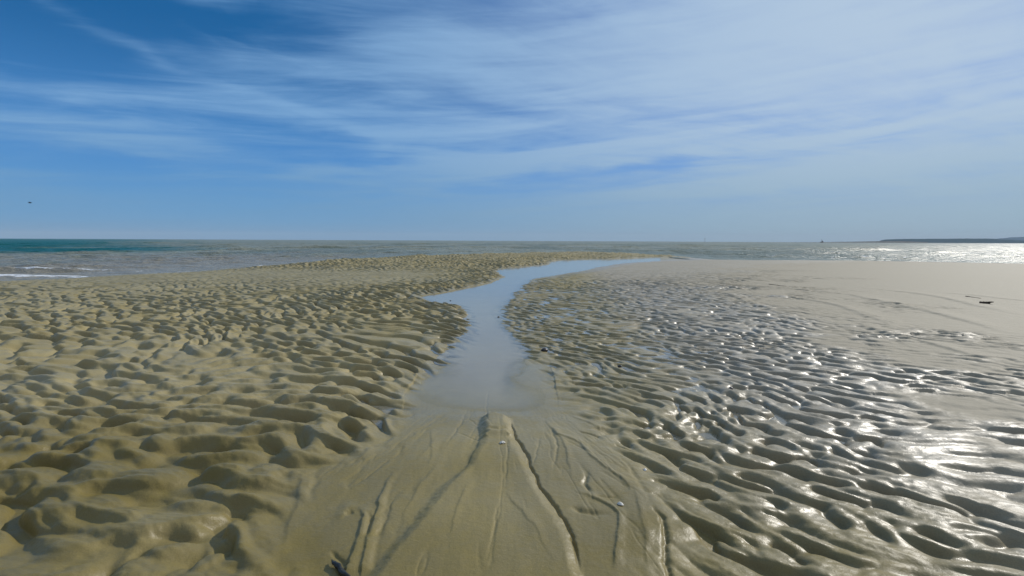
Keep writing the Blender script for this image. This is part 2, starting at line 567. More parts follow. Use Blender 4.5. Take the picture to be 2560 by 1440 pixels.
    amp_r = (0.0122 + 0.0014 * aF) * (0.92 + 0.16 * bil(fE, T_L, x + 2, y + 3)) * np.clip(0.10 + 0.95 * flat_r, 0, 1) * (1 - 0.75 * sstep(y, 12, 18))
    amp = amp_l * (1 - right) + amp_r * right
    edge = sstep(ch, -0.02, 0.22)
    open_r = right * sstep(y, 3.0, 3.6) * sstep(y, 13.5, 10.5)
    open_l = (1 - right) * sstep(y, 3.4, 4.0) * sstep(y, 9.0, 7.8)
    edge = np.maximum(edge, np.maximum(open_r, open_l) * sstep(ch, -0.36, -0.04))
    edge = np.where(y < 3.6, np.maximum(edge, rise * (ch > -0.1)), edge) * (1 - fmask)
    shore = sstep(sea_w, 0.0, 1.0)
    edge = np.where(ch < 0, edge * sstep(dm, 0.03, 0.16), edge)
    amp = amp * edge * (0.15 + 0.85 * shore)
    amp = np.clip(amp, 0, None)
    h = E + amp * g + 0.035 * bar * (1 - right) * edge * shore * bil(fD, T_L, x * 0.9, y * 0.9)
    # loose islands of ripple standing in the channel beside the banks
    isl = np.maximum(open_r * sstep(ch + 0.10 * bil(fD, T_L, x * 0.9 + 2, y * 0.9), -0.26, 0.0), open_l * sstep(ch + 0.08 * bil(fD, T_L, x * 0.9 + 2, y * 0.9), -0.24, 0.0))
    isl = isl * sstep(dm, 0.03, 0.16)
    lift_ = 0.004 * right + 0.012 * (1 - right)
    h = h + np.where(ch < 0, isl * (lift_ - E) * 0.9, 0)
    # small irregularities and the faint secondary ripples on the backs of the large ones
    h += 0.00075 * bil(fG, 6.0, x + 0.05 * warp, y) * sstep(r, 7.0, 3.0) * (1 - fmask) * sstep(f, -1.2, 0.4)
    h += 0.0016 * rough * (1 - 0.6 * fmask) * np.clip(amp / 0.012, 0.25, 1)
    an = np.arctan2(x + 0.07, np.maximum(4.2 - y, 0.25)); rho = np.hypot(x + 0.07, 4.2 - y)
    st1 = cub(fS, T_L, an * 1.6 + 0.03 * wob, rho); st2 = cub(fS, T_L, an * 3.1 + 5, rho * 1.4 + 3)
    h += fmask * sstep(y, 3.2, 2.3) * (0.0020 * st1 - 0.0030 * np.exp(-(st1 / 0.16) ** 2) * sstep(st2, -0.5, 0.6) - 0.0016 * np.exp(-(st2 / 0.14) ** 2) + 0.0008 * st2)
    fan_features(h, x, y)
    flat_features(h, x, y)
    far = sstep(r, 60, 200)
    h = np.where((sea_w > 0), h + far * 0.6, h)
    return h, dict(sea=sea_w, ch=ch, fan=fmask, right=right, soft=soft_r, g=g, amp=amp, rough=rough)


def flat_features(h, x, y):
    """low scarps left by the ebb on the flat right-hand sand"""
    m = (y > 3.0) & (y < 18) & (x > 1.5) & (x < 22)
    if not m.any(): return
    hn = h[m]
    k = np.clip(y[m] / 8.0, 0.5, 1.6)
    xn = x[m] + 0.06 * k * bil(fD, T_L, x[m] * 0.6, y[m] * 0.6)
    yn = y[m] + 0.10 * k * bil(fD, T_L, x[m] * 0.6 + 9, y[m] * 0.6 + 2) + 0.04 * bil(fD, T_L, x[m] * 2, y[m] * 2)
    for pts, hh, ww in (
            ([(1890, 738), (1990, 750), (2080, 772), (2170, 800), (2260, 838)], 0.042, 0.09),
            ([(2030, 732), (2120, 745), (2250, 775), (2360, 800), (2490, 838), (2600, 868)], 0.050, 0.10),
            ([(2140, 726), (2250, 738), (2360, 757), (2460, 780), (2600, 806)], 0.045, 0.11),
            ([(2330, 738), (2430, 748), (2520, 760), (2640, 772)], 0.035, 0.12),
            ([(1760, 728), (1850, 752), (1950, 792), (2030, 835)], 0.034, 0.07),
            ([(2240, 850), (2340, 872), (2440, 902), (2560, 930)], 0.040, 0.06),
            ([(2130, 812), (2240, 850), (2330, 890)], 0.036, 0.06),
            ([(2400, 870), (2480, 884), (2600, 898)], 0.036, 0.07),
            ([(2420, 960), (2500, 985), (2600, 1010)], 0.036, 0.05),
            ([(1640, 690), (1760, 700), (1880, 712), (1990, 722)], 0.030, 0.12)):
        feature(hn, xn, yn, pts, hh, ww, (0.3, 0.3))
    h[m] = hn


def fan_features(h, x, y):
    near = (y < 3.4) & (np.abs(x) < 2.5) & (y > 0.4)
    xn, yn = x[near], y[near]
    xn0, yn0 = xn, yn
    xn = xn + 0.007 * bil(fD, T_L, xn0 * 2.3, yn0 * 2.3) + 0.004 * bil(fD, T_L, xn0 * 6 + 4, yn0 * 6)
    yn = yn + 0.007 * bil(fD, T_L, xn0 * 2.3 + 9, yn0 * 2.3 + 2)
    hn = h[near]
    fe = lambda pts, hh, ww, tp=(0.15, 0.15), k='ridge': feature(hn, xn, yn, pts, hh, ww, tp, k)
    # cone of sand below the knob
    cone = G([(1200, 1105), (1282, 1105), (1310, 1160), (1345, 1215), (1375, 1270), (1405, 1330), (1432, 1400), (1460, 1500), (1540, 1800),
              (700, 1800), (900, 1500), (960, 1420), (1040, 1330), (1110, 1240), (1160, 1190), (1185, 1140)])
    sd = poly_sd(cone, xn, yn)
    hn += 0.020 * sstep(sd, 0.012, -0.05)
    # knob
    kn = G([(1200, 1112), (1196, 1075), (1205, 1048), (1240, 1040), (1276, 1052), (1284, 1085), (1280, 1112)])
    sk = poly_sd(kn, xn, yn)
    hn += 0.034 * sstep(sk, 0.014, -0.05)
    fe([(1212, 1092), (1243, 1099), (1275, 1092)], -0.020, 0.020, (0.2, 0.2))
    # deep cut on the right of the cone
    fe([(1276, 1062), (1284, 1100), (1310, 1150), (1340, 1208), (1372, 1262), (1402, 1325), (1428, 1395), (1446, 1470)], -0.040, 0.008, (0.05, 0.1))
    fe([(1196, 1070), (1197, 1118), (1180, 1165), (1150, 1220), (1110, 1290)], 0.014, 0.014, (0.1, 0.5))
    # fine scratches of running water
    for pts in ([(1224, 960), (1217, 1020), (1216, 1062), (1232, 1096)], [(1140, 1090), (1168, 1106), (1198, 1120)],
                [(1160, 1040), (1156, 1062), (1140, 1090), (1108, 1128)], [(1170, 1052), (1198, 1076)],
                [(1262, 1115), (1268, 1190), (1268, 1260)], [(1258, 1290), (1235, 1370), (1215, 1450)]):
        fe(pts, -0.007, 0.006, (0.25, 0.25))
    for pts in ([(1268, 1262), (1330, 1350), (1372, 1450)], [(1088, 1080), (1075, 1160), (1065, 1200)],
                [(1175, 1240), (1150, 1310), (1120, 1400)], [(1090, 1180), (1040, 1270), (1005, 1330)]):
        fe(pts, 0.006, 0.010, (0.2, 0.3))
    # rolled ridges on the left of the fan
    fe([(998, 1178), (972, 1235), (946, 1300), (924, 1370), (904, 1452)], 0.026, 0.016, (0.5, 0.0))
    fe([(902, 1290), (912, 1320), (902, 1370), (884, 1412), (868, 1455)], 0.026, 0.015, (0.25, 0.0))
    fe([(920, 1302), (926, 1340), (916, 1390)], -0.016, 0.010, (0.2, 0.3))
    fe([(1010, 1185), (988, 1235), (966, 1300), (946, 1370), (930, 1452)], -0.010, 0.016, (0.5, 0.0))
    fe([(775, 1175), (768, 1230), (752, 1290), (728, 1360), (715, 1455)], 0.012, 0.024, (0.3, 0.3))
    fe([(800, 1190), (792, 1240), (775, 1290)], -0.014, 0.018, (0.3, 0.3))
    fe([(848, 1330), (872, 1298), (900, 1292)], 0.012, 0.015, (0.3, 0.2))
    fe([(862, 1312), (886, 1306)], -0.016, 0.016, (0.3, 0.3))
    fe([(826, 1404), (846, 1424), (864, 1444)], -0.020, 0.010, (0.3, 0.0))
    fe([(930, 1135), (905, 1160), (880, 1170)], 0.018, 0.022, (0.3, 0.3))
    # folds on the right of the fan
    fe([(1362, 1052), (1392, 1098), (1440, 1118), (1476, 1160), (1530, 1200), (1566, 1228), (1576, 1250), (1545, 1266)], 0.016, 0.013, (0.2, 0.2))
    fe([(1500, 1195), (1545, 1225), (1566, 1245)], -0.008, 0.012, (0.2, 0.2))
    fe([(1385, 1080), (1408, 1135), (1428, 1190), (1430, 1220)], 0.010, 0.010, (0.3, 0.3))
    fe([(1378, 1072), (1386, 1130), (1386, 1200)], -0.012, 0.008, (0.3, 0.3))
    fe([(1345, 1100), (1336, 1150), (1333, 1200)], -0.007, 0.006, (0.3, 0.3))
    fe([(1395, 1110), (1450, 1135), (1490, 1165)], -0.008, 0.008, (0.3, 0.3))
    fe([(1470, 1195), (1466, 1232), (1478, 1258)], -0.022, 0.014, (0.4, 0.2))
    fe([(1485, 1266), (1520, 1270), (1545, 1270)], -0.010, 0.010, (0.2, 0.2))
    fe([(1424, 1296), (1450, 1306), (1490, 1312), (1530, 1312)], -0.030, 0.020, (0.2, 0.5))
    fe([(1440, 1250), (1480, 1268), (1525, 1292), (1545, 1308), (1542, 1380), (1535, 1450)], 0.018, 0.013, (0.2, 0.1))
    fe([(1550, 1160), (1600, 1230), (1630, 1290)], -0.010, 0.016, (0.3, 0.3))
    fe([(1580, 1230), (1600, 1300), (1615, 1380), (1618, 1450)], 0.010, 0.014, (0.3, 0.1))
    fe([(1630, 1290), (1652, 1318), (1662, 1370), (1668, 1460)], -0.034, 0.012, (0.2, 0.0))
    fe([(1420, 1040), (1470, 1062), (1520, 1090)], 0.012, 0.016, (0.3, 0.3))
    fe([(1440, 1088), (1470, 1094), (1498, 1104)], -0.022, 0.010, (0.3, 0.1))
    fe([(1530, 1118), (1555, 1130), (1580, 1142)], -0.024, 0.010, (0.3, 0.1))
    h[near] = hn


def polar_grid(name, rr, aa, fn):
    """sheet over r x angle (angle from +y, positive to +x); fn(x, y) -> z"""
    A, R = np.meshgrid(aa, rr)
    x = (R * np.sin(A)).astype(np.float32).ravel()
    y = (R * np.cos(A)).astype(np.float32).ravel()
    z, info = fn(x, y)
    nr, na = len(rr), len(aa)
    me = bpy.data.meshes.new(name)
    n = nr * na
    co = np.empty((n, 3), np.float32)
    co[:, 0] = x; co[:, 1] = y; co[:, 2] = z
    me.vertices.add(n)
    me.vertices.foreach_set('co', co.ravel())
    i = np.arange(nr - 1)[:, None] * na + np.arange(na - 1)[None, :]
    q = np.stack([i, i + na, i + na + 1, i + 1], -1).reshape(-1, 4)[:, ::-1].astype(np.int32)
    # orient faces upward
    nf = len(q)
    me.loops.add(nf * 4); me.polygons.add(nf)
    me.loops.foreach_set('vertex_index', np.ascontiguousarray(q).ravel())
    me.polygons.foreach_set('loop_start', np.arange(0, nf * 4, 4, dtype=np.int32))
    me.update(calc_edges=True)
    return me, x, y, z, info


def add_attr(me, name, vals):
    a = me.attributes.new(name, 'FLOAT', 'POINT')
    a.data.foreach_set('value', np.ascontiguousarray(vals, dtype=np.float32))


def drop_faces(me, bad):
    nf = len(me.polygons)
    vi = np.empty(nf * 4, np.int32); me.loops.foreach_get('vertex_index', vi)
    fb = bad[vi.reshape(-1, 4)].all(1)
    b_ = bmesh.new(); b_.from_mesh(me); b_.faces.ensure_lookup_table()
    bmesh.ops.delete(b_, geom=[b_.faces[i] for i in np.nonzero(fb)[0]], context='FACES')
    b_.to_mesh(me); b_.free()


def angles(fine, step, wide):
    mid = np.arange(-fine, fine + 1e-9, step)
    out = np.geomspace(fine + step, wide, 170)
    return np.radians(np.concatenate([-out[::-1], mid, out]))


rr = np.concatenate([np.geomspace(0.03, 1.25, 90, endpoint=False), np.geomspace(1.25, 55, int(math.log(55 / 1.25) / 0.0030)),
                     np.geomspace(58, 900, 24)])
aa = angles(57, 0.088, 180)
me, sx, sy, sz, info = polar_grid('sand_beach', rr, aa, terrain)
ch, fan, right, g, seaS, rough = info['ch'], info['fan'], info['soft'], info['g'], info['sea'], info['rough']
# wetness: saturated beside the water, drained on the raised left bank
rS = np.hypot(sx, sy)
edgewet = np.exp(-np.clip(ch, 0, None) / 0.8)
seawet = np.exp(-np.clip(seaS, 0, None) / 0.8)
wet_r = right * (0.16 + 0.74 * sstep(ch - 0.22 * (sy - 5.0) - 0.5 * rough, 4.2, 1.6)) * (1 - 0.5 * sstep(sy, 8, 13))
wet = np.clip(np.maximum.reduce([edgewet * 0.95, seawet, wet_r, fan * np.maximum(0.45, sstep(sy, 2.2, 2.9)), (0.50 + 0.14 * sstep(sy, 6.0, 2.0)) * (1 - right) + 0.14 * right]), 0, 1)
wet = np.clip(wet + sstep(sz, 0.020, 0.0) * 0.4, 0, 1)
sub = sstep(sz, 0.001, -0.006) * (poly_sd(stream_out, sx, sy) < 0)
# green film of algae in the foreground
olive = np.clip(np.maximum(sstep(sy, 3.4, 1.7) * (1 - 0.35 * right) * sstep(sx, 2.6, 0.6), fan * sstep(sy, 3.3, 1.9)) * (0.85 + 0.20 * bil(fE, T_L, sx * 2, sy * 2)), 0, 1)
grey = np.clip(right * sstep(sx - 0.1 * sy, 0.2, 1.5), 0, 1)
film = np.clip(fan * sstep(sy + 0.12 * rough, 1.95, 3.5) * sstep(ch, 0.12, -0.06), 0, 1)
add_attr(me, 'film', film)
add_attr(me, 'sub', sub)
add_attr(me, 'wet', wet); add_attr(me, 'olive', olive); add_attr(me, 'grey', grey)


def sand_mat():
    m, t, p = new_mat('wet_sand')
    tc = t.node('ShaderNodeTexCoord').outputs['Object']
    wet, ol, gy = t.attr('wet'), t.attr('olive'), t.attr('grey')
    n1 = t.noise(tc, 1.3, 5, 0.6)
    n2 = t.noise(tc, 14.0, 5, 0.65)
    n3 = t.noise(tc, 260.0, 2, 0.6)
    tan = t.mix(t.smooth(n1, 0.3, 0.7), SAND_A, SAND_B)
    tan = t.mix(gy, tan, SAND_GREY)
    tan = t.mix(ol, tan, SAND_OLIVE)
    tan = t.mix(t.smooth(n2, 0.25, 0.75, 0.0, 0.30), tan, t.mix(1.0, tan, (0.72, 0.70, 0.64), 'MULTIPLY'))
    dark = t.mix(1.0, tan, (0.72, 0.71, 0.68), 'MULTIPLY')
    base = t.mix(t.m('MULTIPLY', wet, 0.85), tan, dark)
    grain = t.smooth(n3, 0.2, 0.8, 0.86, 1.12)
    gm = t.node('ShaderNodeVectorMath', operation='SCALE')
    t.l.new(base, gm.inputs[0]); t.l.new(grain, gm.inputs[3])
    t.l.new(gm.outputs[0], p.inputs['Base Color'])
    p.inputs['Roughness'].default_value = 0.75
    p.inputs['Specular IOR Level'].default_value = 0.12
    p.inputs['Coat IOR'].default_value = 1.36
    cw = t.m('MULTIPLY', t.smooth(t.m('ADD', wet, t.m('MULTIPLY', t.m('SUBTRACT', n2, 0.5), 0.5)), 0.2, 0.75), 1.0)
    cw = t.m('MULTIPLY', cw, t.smooth(t.noise(tc, 7.0, 5, 0.7), 0.34, 0.60, 0.45, 1.0))
    cw = t.m('MAXIMUM', cw, t.attr('film'))
    t.l.new(t.m('MULTIPLY', cw, t.m('SUBTRACT', 1.0, t.m('MULTIPLY', t.attr('sub'), 0.6))), p.inputs['Coat Weight'])
    rgh = t.m('ADD', t.smooth(wet, 0.3, 1.0, 0.46, 0.35), t.m('MULTIPLY', t.m('SUBTRACT', n2, 0.5), 0.25))
    t.l.new(t.m('MULTIPLY', rgh, t.m('MULTIPLY_ADD', t.attr('film'), -0.62, 1.0)), p.inputs['Coat Roughness'])
    fine = t.m('ADD', t.m('MULTIPLY', n3, 0.25), t.m('ADD', t.m('MULTIPLY', t.noise(tc, 55.0, 4, 0.6), 1.0), t.m('MULTIPLY', n2, 1.0)))
    b = t.bump(fine, 0.34, 0.006)
    t.l.new(b, p.inputs['Normal'])
    b2 = t.bump(fine, 0.30, 0.006)
    t.l.new(b2, p.inputs['Coat Normal'])
    return m


SAND_A = (0.41, 0.340, 0.168)
SAND_B = (0.325, 0.270, 0.132)
SAND_GREY = (0.40, 0.350, 0.258)
SAND_OLIVE = (0.215, 0.170, 0.052)
beach = link_mesh('sand_beach', me, sand_mat())
tag(beach, kind='structure')

# ------------------------------------------------------------------ stream
def stream_mat():
    m, t, p = new_mat('shallow_water')
    t.n.remove(p)
    out = t.n['Material Output']
    tc = t.node('ShaderNodeTexCoord').outputs['Object']
    tr = t.node('ShaderNodeBsdfTransparent'); tr.inputs[0].default_value = (0.96, 0.96, 0.94, 1)
    gl_ = t.node('ShaderNodeBsdfGlossy'); gl_.inputs['Roughness'].default_value = 0.10
    gl_.inputs[0].default_value = (1, 1, 1, 1)
    mp = t.node('ShaderNodeMapping'); t.l.new(tc, mp.inputs[0]); mp.inputs['Scale'].default_value = (1.0, 0.45, 1)
    nb = t.bump(t.noise(mp.outputs[0], 6.0, 3, 0.5), 0.10, 0.02)
    t.l.new(nb, gl_.inputs['Normal'])
    fr = t.node('ShaderNodeFresnel'); geo = t.node('ShaderNodeNewGeometry')
    t.l.new(t.m('MULTIPLY_ADD', geo.outputs['Backfacing'], 1 / 1.33 - 1.33, 1.33), fr.inputs['IOR'])   # same interface seen from below
    df = t.node('ShaderNodeBsdfDiffuse'); df.inputs[0].default_value = (0.58, 0.54, 0.44, 1)
    bd = t.node('ShaderNodeMixShader')
    t.l.new(t.smooth(t.attr('depth'), -0.004, 0.030, 0.0, 0.34), bd.inputs[0])
    t.l.new(tr.outputs[0], bd.inputs[1]); t.l.new(df.outputs[0], bd.inputs[2])
    mx = t.node('ShaderNodeMixShader')
    t.l.new(t.m('MULTIPLY', fr.outputs[0], t.smooth(t.attr('depth'), -0.001, 0.006)), mx.inputs[0]); t.l.new(bd.outputs[0], mx.inputs[1]); t.l.new(gl_.outputs[0], mx.inputs[2])
    t.l.new(mx.outputs[0], out.inputs[0])
    return m


# the water level reaches under both banks; the sand itself draws the waterline


def stream_fn(x, y):
    h, inf = terrain(x, y)
    return np.zeros_like(x), dict(h=h, sd=poly_sd(stream_out, x, y))


me, _x, _y, _z, si = polar_grid('stream', np.geomspace(1.9, 40, 480), np.radians(np.arange(-24, 40.01, 0.16)), stream_fn)
add_attr(me, 'depth', np.clip(-si['h'], -1, 1))
drop_faces(me, (si['sd'] > 0.0) | (si['h'] > 0.035))
stream = link_mesh('stream', me, stream_mat())
tag(stream, kind='structure')

# ------------------------------------------------------------------ sea
S_L = 64.0
wA = spectrum(1024, S_L, 31, ring(2.6, math.radians(97), 0.25, 0.22))
wB = spectrum(1024, S_L, 32, ring(1.0, math.radians(80), 0.40, 0.60))
wC = spectrum(1024, S_L, 33, power(1.0, 3.0, 0.25))
wE = spectrum(1024, S_L, 34, power(1.3, 40.0, 3.0, 0.25, 1.0))


def sea_fn(x, y):
    sd = poly_sd(SEA, x, y)              # negative in the sea
    r = np.hypot(x, y)
    out = np.clip(-sd, 0, None)
    amp = sstep(out, 0.0, 6.0) * (1 - sstep(r, 150, 400))
    a = cub(wA, S_L, x, y); b = cub(wB, S_L, x, y); c = cub(wC, S_L, x, y)
    hh = 0.024 * np.where(a > 0, a * (1 + 0.5 * a), a * 0.7) + 0.013 * b + 0.006 * c
    z = -0.004 + amp * hh + 0.003 * b * sstep(out, -0.2, 0.5)
    return z.astype(np.float32), dict(sd=sd, a=a, b=b, c=c)


rs = np.concatenate([np.geomspace(8.0, 160, 760, endpoint=False), np.geomspace(160, 3600, 150)])
me, wx_, wy_, wz_, wi = polar_grid('sea', rs, np.radians(np.arange(-75, 75.01, 0.11)), sea_fn)
sdS = wi['sd']; outS = np.clip(-sdS, 0, None)
rW = np.hypot(wx_, wy_); azW = np.arctan2(wx_, wy_)
foam_n = bil(wC, S_L, wx_ * 3, wy_ * 3)
left = sstep(azW, -0.05, -0.45)
swash = np.exp(-((sdS + 0.18 + 0.16 * bil(wE, S_L, wx_ * 2, wy_ * 2)) / 0.11) ** 2) * sstep(foam_n, -0.9, 0.8)
swash *= np.clip(0.25 + 0.6 * left + 0.6 * sstep(azW, 0.5, 0.7), 0, 1)
crest = sstep(wi['a'] + 0.35 * foam_n + 0.4 * bil(wE, S_L, wx_, wy_), 2.0, 2.9) * sstep(rW, 45, 18) * left
crest_r = sstep(wi['a'] * 0.7 + 0.6 * wi['b'] + 0.4 * foam_n, 1.9, 2.6) * sstep(azW, 0.25, 0.5) * sstep(rW, 90, 30)
foam = np.clip(swash * 0.9 + 0.8 * crest + crest_r * 0.8, 0, 1)
add_attr(me, 'foam', foam)
teal = sstep(azW + 0.05 * bil(wE, S_L, wx_ * 0.2, wy_ * 0.2), -0.50, -0.72) * sstep(rW, 42, 52)
add_attr(me, 'teal', teal)
silt = sstep(rW + 5 * bil(wE, S_L, wx_ * 0.5, wy_ * 0.5), 52, 26) * left
add_attr(me, 'silt', silt)
bands = bil(wE, S_L, wx_ * 0.4, wy_ * 0.25)
add_attr(me, 'bands', bands)
drop_faces(me, sdS > 1.2)


def sea_mat():
    m, t, p = new_mat('sea_water')
    tc = t.node('ShaderNodeTexCoord').outputs['Object']
    foam, teal, silt, bands = (t.attr(a) for a in ('foam', 'teal', 'silt', 'bands'))
    base = t.mix(t.smooth(bands, -1.2, 1.2), SEA_A, SEA_B)
    base = t.mix(teal, base, SEA_TEAL)
    base = t.mix(silt, base, SEA_SILT)
    fn = t.noise(tc, 9.0, 5, 0.65)
    fm = t.smooth(t.m('ADD', foam, t.m('MULTIPLY', t.m('SUBTRACT', fn, 0.5), 1.5)), 0.38, 0.85)
    base = t.mix(fm, base, (0.74, 0.76, 0.78))
    t.l.new(base, p.inputs['Base Color'])
    p.inputs['IOR'].default_value = 1.33
    p.inputs['Specular IOR Level'].default_value = 0.06
    cd_ = t.node('ShaderNodeVectorMath', operation='LENGTH'); t.l.new(tc, cd_.inputs[0])
    dist = cd_.outputs['Value']
    ro = t.smooth(dist, 10.0, 200.0, 0.24, 0.34)
    t.l.new(t.m('MAXIMUM', ro, t.m('MULTIPLY', fm, 0.8)), p.inputs['Roughness'])
    mp = t.node('ShaderNodeMapping'); t.l.new(tc, mp.inputs[0]); mp.inputs['Scale'].default_value = (0.5, 1.0, 1)
    hgt = t.m('ADD', t.noise(mp.outputs[0], 4.0, 5, 0.6), t.m('MULTIPLY', t.noise(mp.outputs[0], 0.8, 4, 0.6), 2.5))
    t.l.new(t.bump(hgt, 0.9, 0.15), p.inputs['Normal'])
    return m


SEA_A = (0.180, 0.205, 0.160)
SEA_B = (0.260, 0.270, 0.205)
SEA_TEAL = (0.002, 0.105, 0.095)
SEA_SILT = (0.27, 0.245, 0.185)
sea_o = link_mesh('sea', me, sea_mat())
tag(sea_o, kind='structure')

# ------------------------------------------------------------------ ground height under a pixel
def ground(px, py, near=(0, 0)):
    z = 0.0
    for _ in range(3):
        x, y = P(px, py, z)
        i = int(np.argmin((sx - x) ** 2 + (sy - y) ** 2))
        z = float(sz[i])
    x, y = P(px, py, z)
    return Vector((x, y, z))


# ------------------------------------------------------------------ far land
def plain_mat(name, c1, c2, scale, rough=0.9, bump=0.0, spec=0.3):
    m, t, p = new_mat(name)
    tc = t.node('ShaderNodeTexCoord').outputs['Object']
    n = t.noise(tc, scale, 5, 0.6)
    t.l.new(t.mix(t.smooth(n, 0.3, 0.7), c1, c2), p.inputs['Base Color'])
    p.inputs['Roughness'].default_value = rough
    p.inputs['Specular IOR Level'].default_value = spec
    if bump: t.l.new(t.bump(n, 0.6, bump), p.inputs['Normal'])
    return m


def ridge_land(name, top, dist, depth, mat, seed, jag):
    """a long low hill: crest follows the given skyline, slopes fall to the sea in front and behind"""
    g_ = np.random.default_rng(seed)
    pts = []
    n = 160
    xs = np.linspace(top[0][0], top[-1][0], n)
    ys = np.interp(xs, [a for a, b in top], [b for a, b in top])
    jit = np.convolve(g_.standard_normal(n + 4), [0.2, 0.3, 0.3, 0.2, 0.1], 'valid')[:n]
    bm = bmesh.new()
    rows = []
    prof = [(-1.0, -0.02), (-0.8, 0.45), (-0.5, 0.80), (-0.2, 0.96), (0.1, 1.0), (0.5, 0.7), (1.0, -0.02)]
    for i in range(n):
        c = at(xs[i], ys[i], dist)
        hh = max(c.z + jit[i] * jag * min(1, c.z / 6.0), 0.3)
        row = []
        for k, (o, f) in enumerate(prof):
            j = 0 if f < 0 else g_.standard_normal() * jag * 0.5
            row.append(bm.verts.new((c.x * (1 + o * depth / dist * 0.5), c.y + o * depth * 0.5, hh * f + (j if f < 1 else 0))))
        rows.append(row)
    for i in range(n - 1):
        for k in range(len(prof) - 1):
            bm.faces.new((rows[i][k], rows[i + 1][k], rows[i + 1][k + 1], rows[i][k + 1]))
    bmesh.ops.recalc_face_normals(bm, faces=bm.faces[:])
    me = bpy.data.meshes.new(name); bm.to_mesh(me); bm.free()
    return link_mesh(name, me, mat)


wood = plain_mat('wooded_slope_haze_blue', (0.020, 0.055, 0.070), (0.032, 0.075, 0.090), 0.02, spec=0.0)  # woodland green shifted to blue: some distance haze is painted into it
wood2 = plain_mat('far_slope_haze_blue', (0.045, 0.100, 0.150), (0.055, 0.115, 0.165), 0.01, spec=0.0)  # paler and bluer still, haze of the farther hills painted into the colour
shoal = plain_mat('sandy_spit', (0.20, 0.18, 0.15), (0.13, 0.12, 0.10), 0.05, spec=0.0)
hl = ridge_land('headland', [(2196, 603.5), (2206, 599.5), (2225, 598.0), (2290, 597), (2400, 596.4), (2470, 596.2), (2505, 598), (2560, 601), (2640, 606)],
                1500, 300, wood, 3, 0.35)
tag(hl, kind='structure')
h2 = ridge_land('hills', [(2440, 606), (2475, 599), (2500, 596), (2530, 593.0), (2570, 591.5), (2640, 590), (2760, 591), (2900, 594), (3100, 600)],
                2300, 500, wood2, 4, 0.5)
tag(h2, kind='structure')
s3 = ridge_land('sand_spit', [(1985, 605.6), (2050, 605.2), (2130, 604.2), (2200, 602.8), (2260, 603.0), (2320, 605.5)], 1150, 60, shoal, 5, 0.06)
tag(s3, kind='structure')

# ------------------------------------------------------------------ mesh helpers for the small things
def tube(bm, pts, rads, seg=8, cap=True):
    rings = []
    for i, p in enumerate(pts):
        p = Vector(p)
        d = (Vector(pts[min(i + 1, len(pts) - 1)]) - Vector(pts[max(i - 1, 0)])).normalized()
        a = d.orthogonal().normalized()
        if abs(d.z) < 0.95: a = d.cross(Vector((0, 0, 1))).normalized()
        b = d.cross(a)
        rings.append([bm.verts.new(p + (a * math.cos(2 * PI * k / seg) + b * math.sin(2 * PI * k / seg)) * rads[i]) for k in range(seg)])
    for i in range(len(rings) - 1):
        for k in range(seg):
            bm.faces.new((rings[i][k], rings[i][(k + 1) % seg], rings[i + 1][(k + 1) % seg], rings[i + 1][k]))
    if cap:
        bm.faces.new(rings[0][::-1]); bm.faces.new(rings[-1])
    bmesh.ops.recalc_face_normals(bm, faces=bm.faces[:])


def finish(name, bm, mat, parent=None, loc=None, rot=None, smooth=True):
    me = bpy.data.meshes.new(name); bm.to_mesh(me); bm.free()
    o = link_mesh(name, me, mat, parent, smooth)
    if loc is not None: o.location = loc
    if rot is not None: o.rotation_euler = rot
    return o


def lump(seed, sx_, sy_, sz_, noise=0.18, sub=3):
    g_ = random.Random(seed)
    bm = bmesh.new()
    bmesh.ops.create_icosphere(bm, subdivisions=sub, radius=1.0)
    dirs = [(Vector((g_.uniform(-1, 1), g_.uniform(-1, 1), g_.uniform(-1, 1))).normalized(), g_.uniform(-1, 1)) for _ in range(9)]
    for v in bm.verts:
        n = v.co.normalized()
        s = 1 + noise * sum(w * max(0, n.dot(d)) ** 3 for d, w in dirs)
        v.co = Vector((n.x * s * sx_, n.y * s * sy_, n.z * s * sz_))
    return bm


def empty(name, loc):
    o = bpy.data.objects.new(name, None)
    COL.objects.link(o); o.location = loc
    return o


m_dark = plain_mat('dark_driftwood', (0.035, 0.026, 0.018), (0.075, 0.056, 0.038), 30, 0.85, 0.004)
m_pebble = plain_mat('dark_pebble', (0.018, 0.014, 0.013), (0.040, 0.032, 0.028), 40, 0.45, 0.002, 0.5)
m_shell = plain_mat('pale_shell', (0.70, 0.68, 0.62), (0.55, 0.52, 0.45), 60, 0.5, 0.002)
m_weed = plain_mat('wet_seaweed', (0.012, 0.012, 0.010), (0.030, 0.026, 0.015), 60, 0.4, 0.002, 0.5)
m_hull = plain_mat('painted_hull', (0.05, 0.07, 0.07), (0.07, 0.085, 0.08), 2, 0.6)
m_rust = plain_mat('rusty_hull', (0.16, 0.07, 0.055), (0.12, 0.06, 0.05), 2, 0.7)
m_mast = plain_mat('grey_mast', (0.16, 0.19, 0.21), (0.13, 0.155, 0.17), 2, 0.7)
m_bird = plain_mat('dark_feathers', (0.06, 0.10, 0.14), (0.04, 0.075, 0.11), 8, 0.8)

# driftwood log on the flat right-hand sand
def stick(name, a, b, r0, r1, mat, seed, bend=0.03, lift=0.5, seg=9, n=9):
    g_ = random.Random(seed)
    bm = bmesh.new()
    pts, rads = [], []
    for i in range(n):
        q = i / (n - 1)
        p = a.lerp(b, q)
        p = p + Vector((0, g_.uniform(-1, 1) * bend * (a - b).length * 0.3, 0))
        r = (r0 * (1 - q) + r1 * q) * g_.uniform(0.82, 1.18)
        pts.append(p + Vector((0, 0, r * lift))); rads.append(r)
    tube(bm, [p - a for p in pts], rads, seg)
    return finish(name, bm, mat, loc=a)


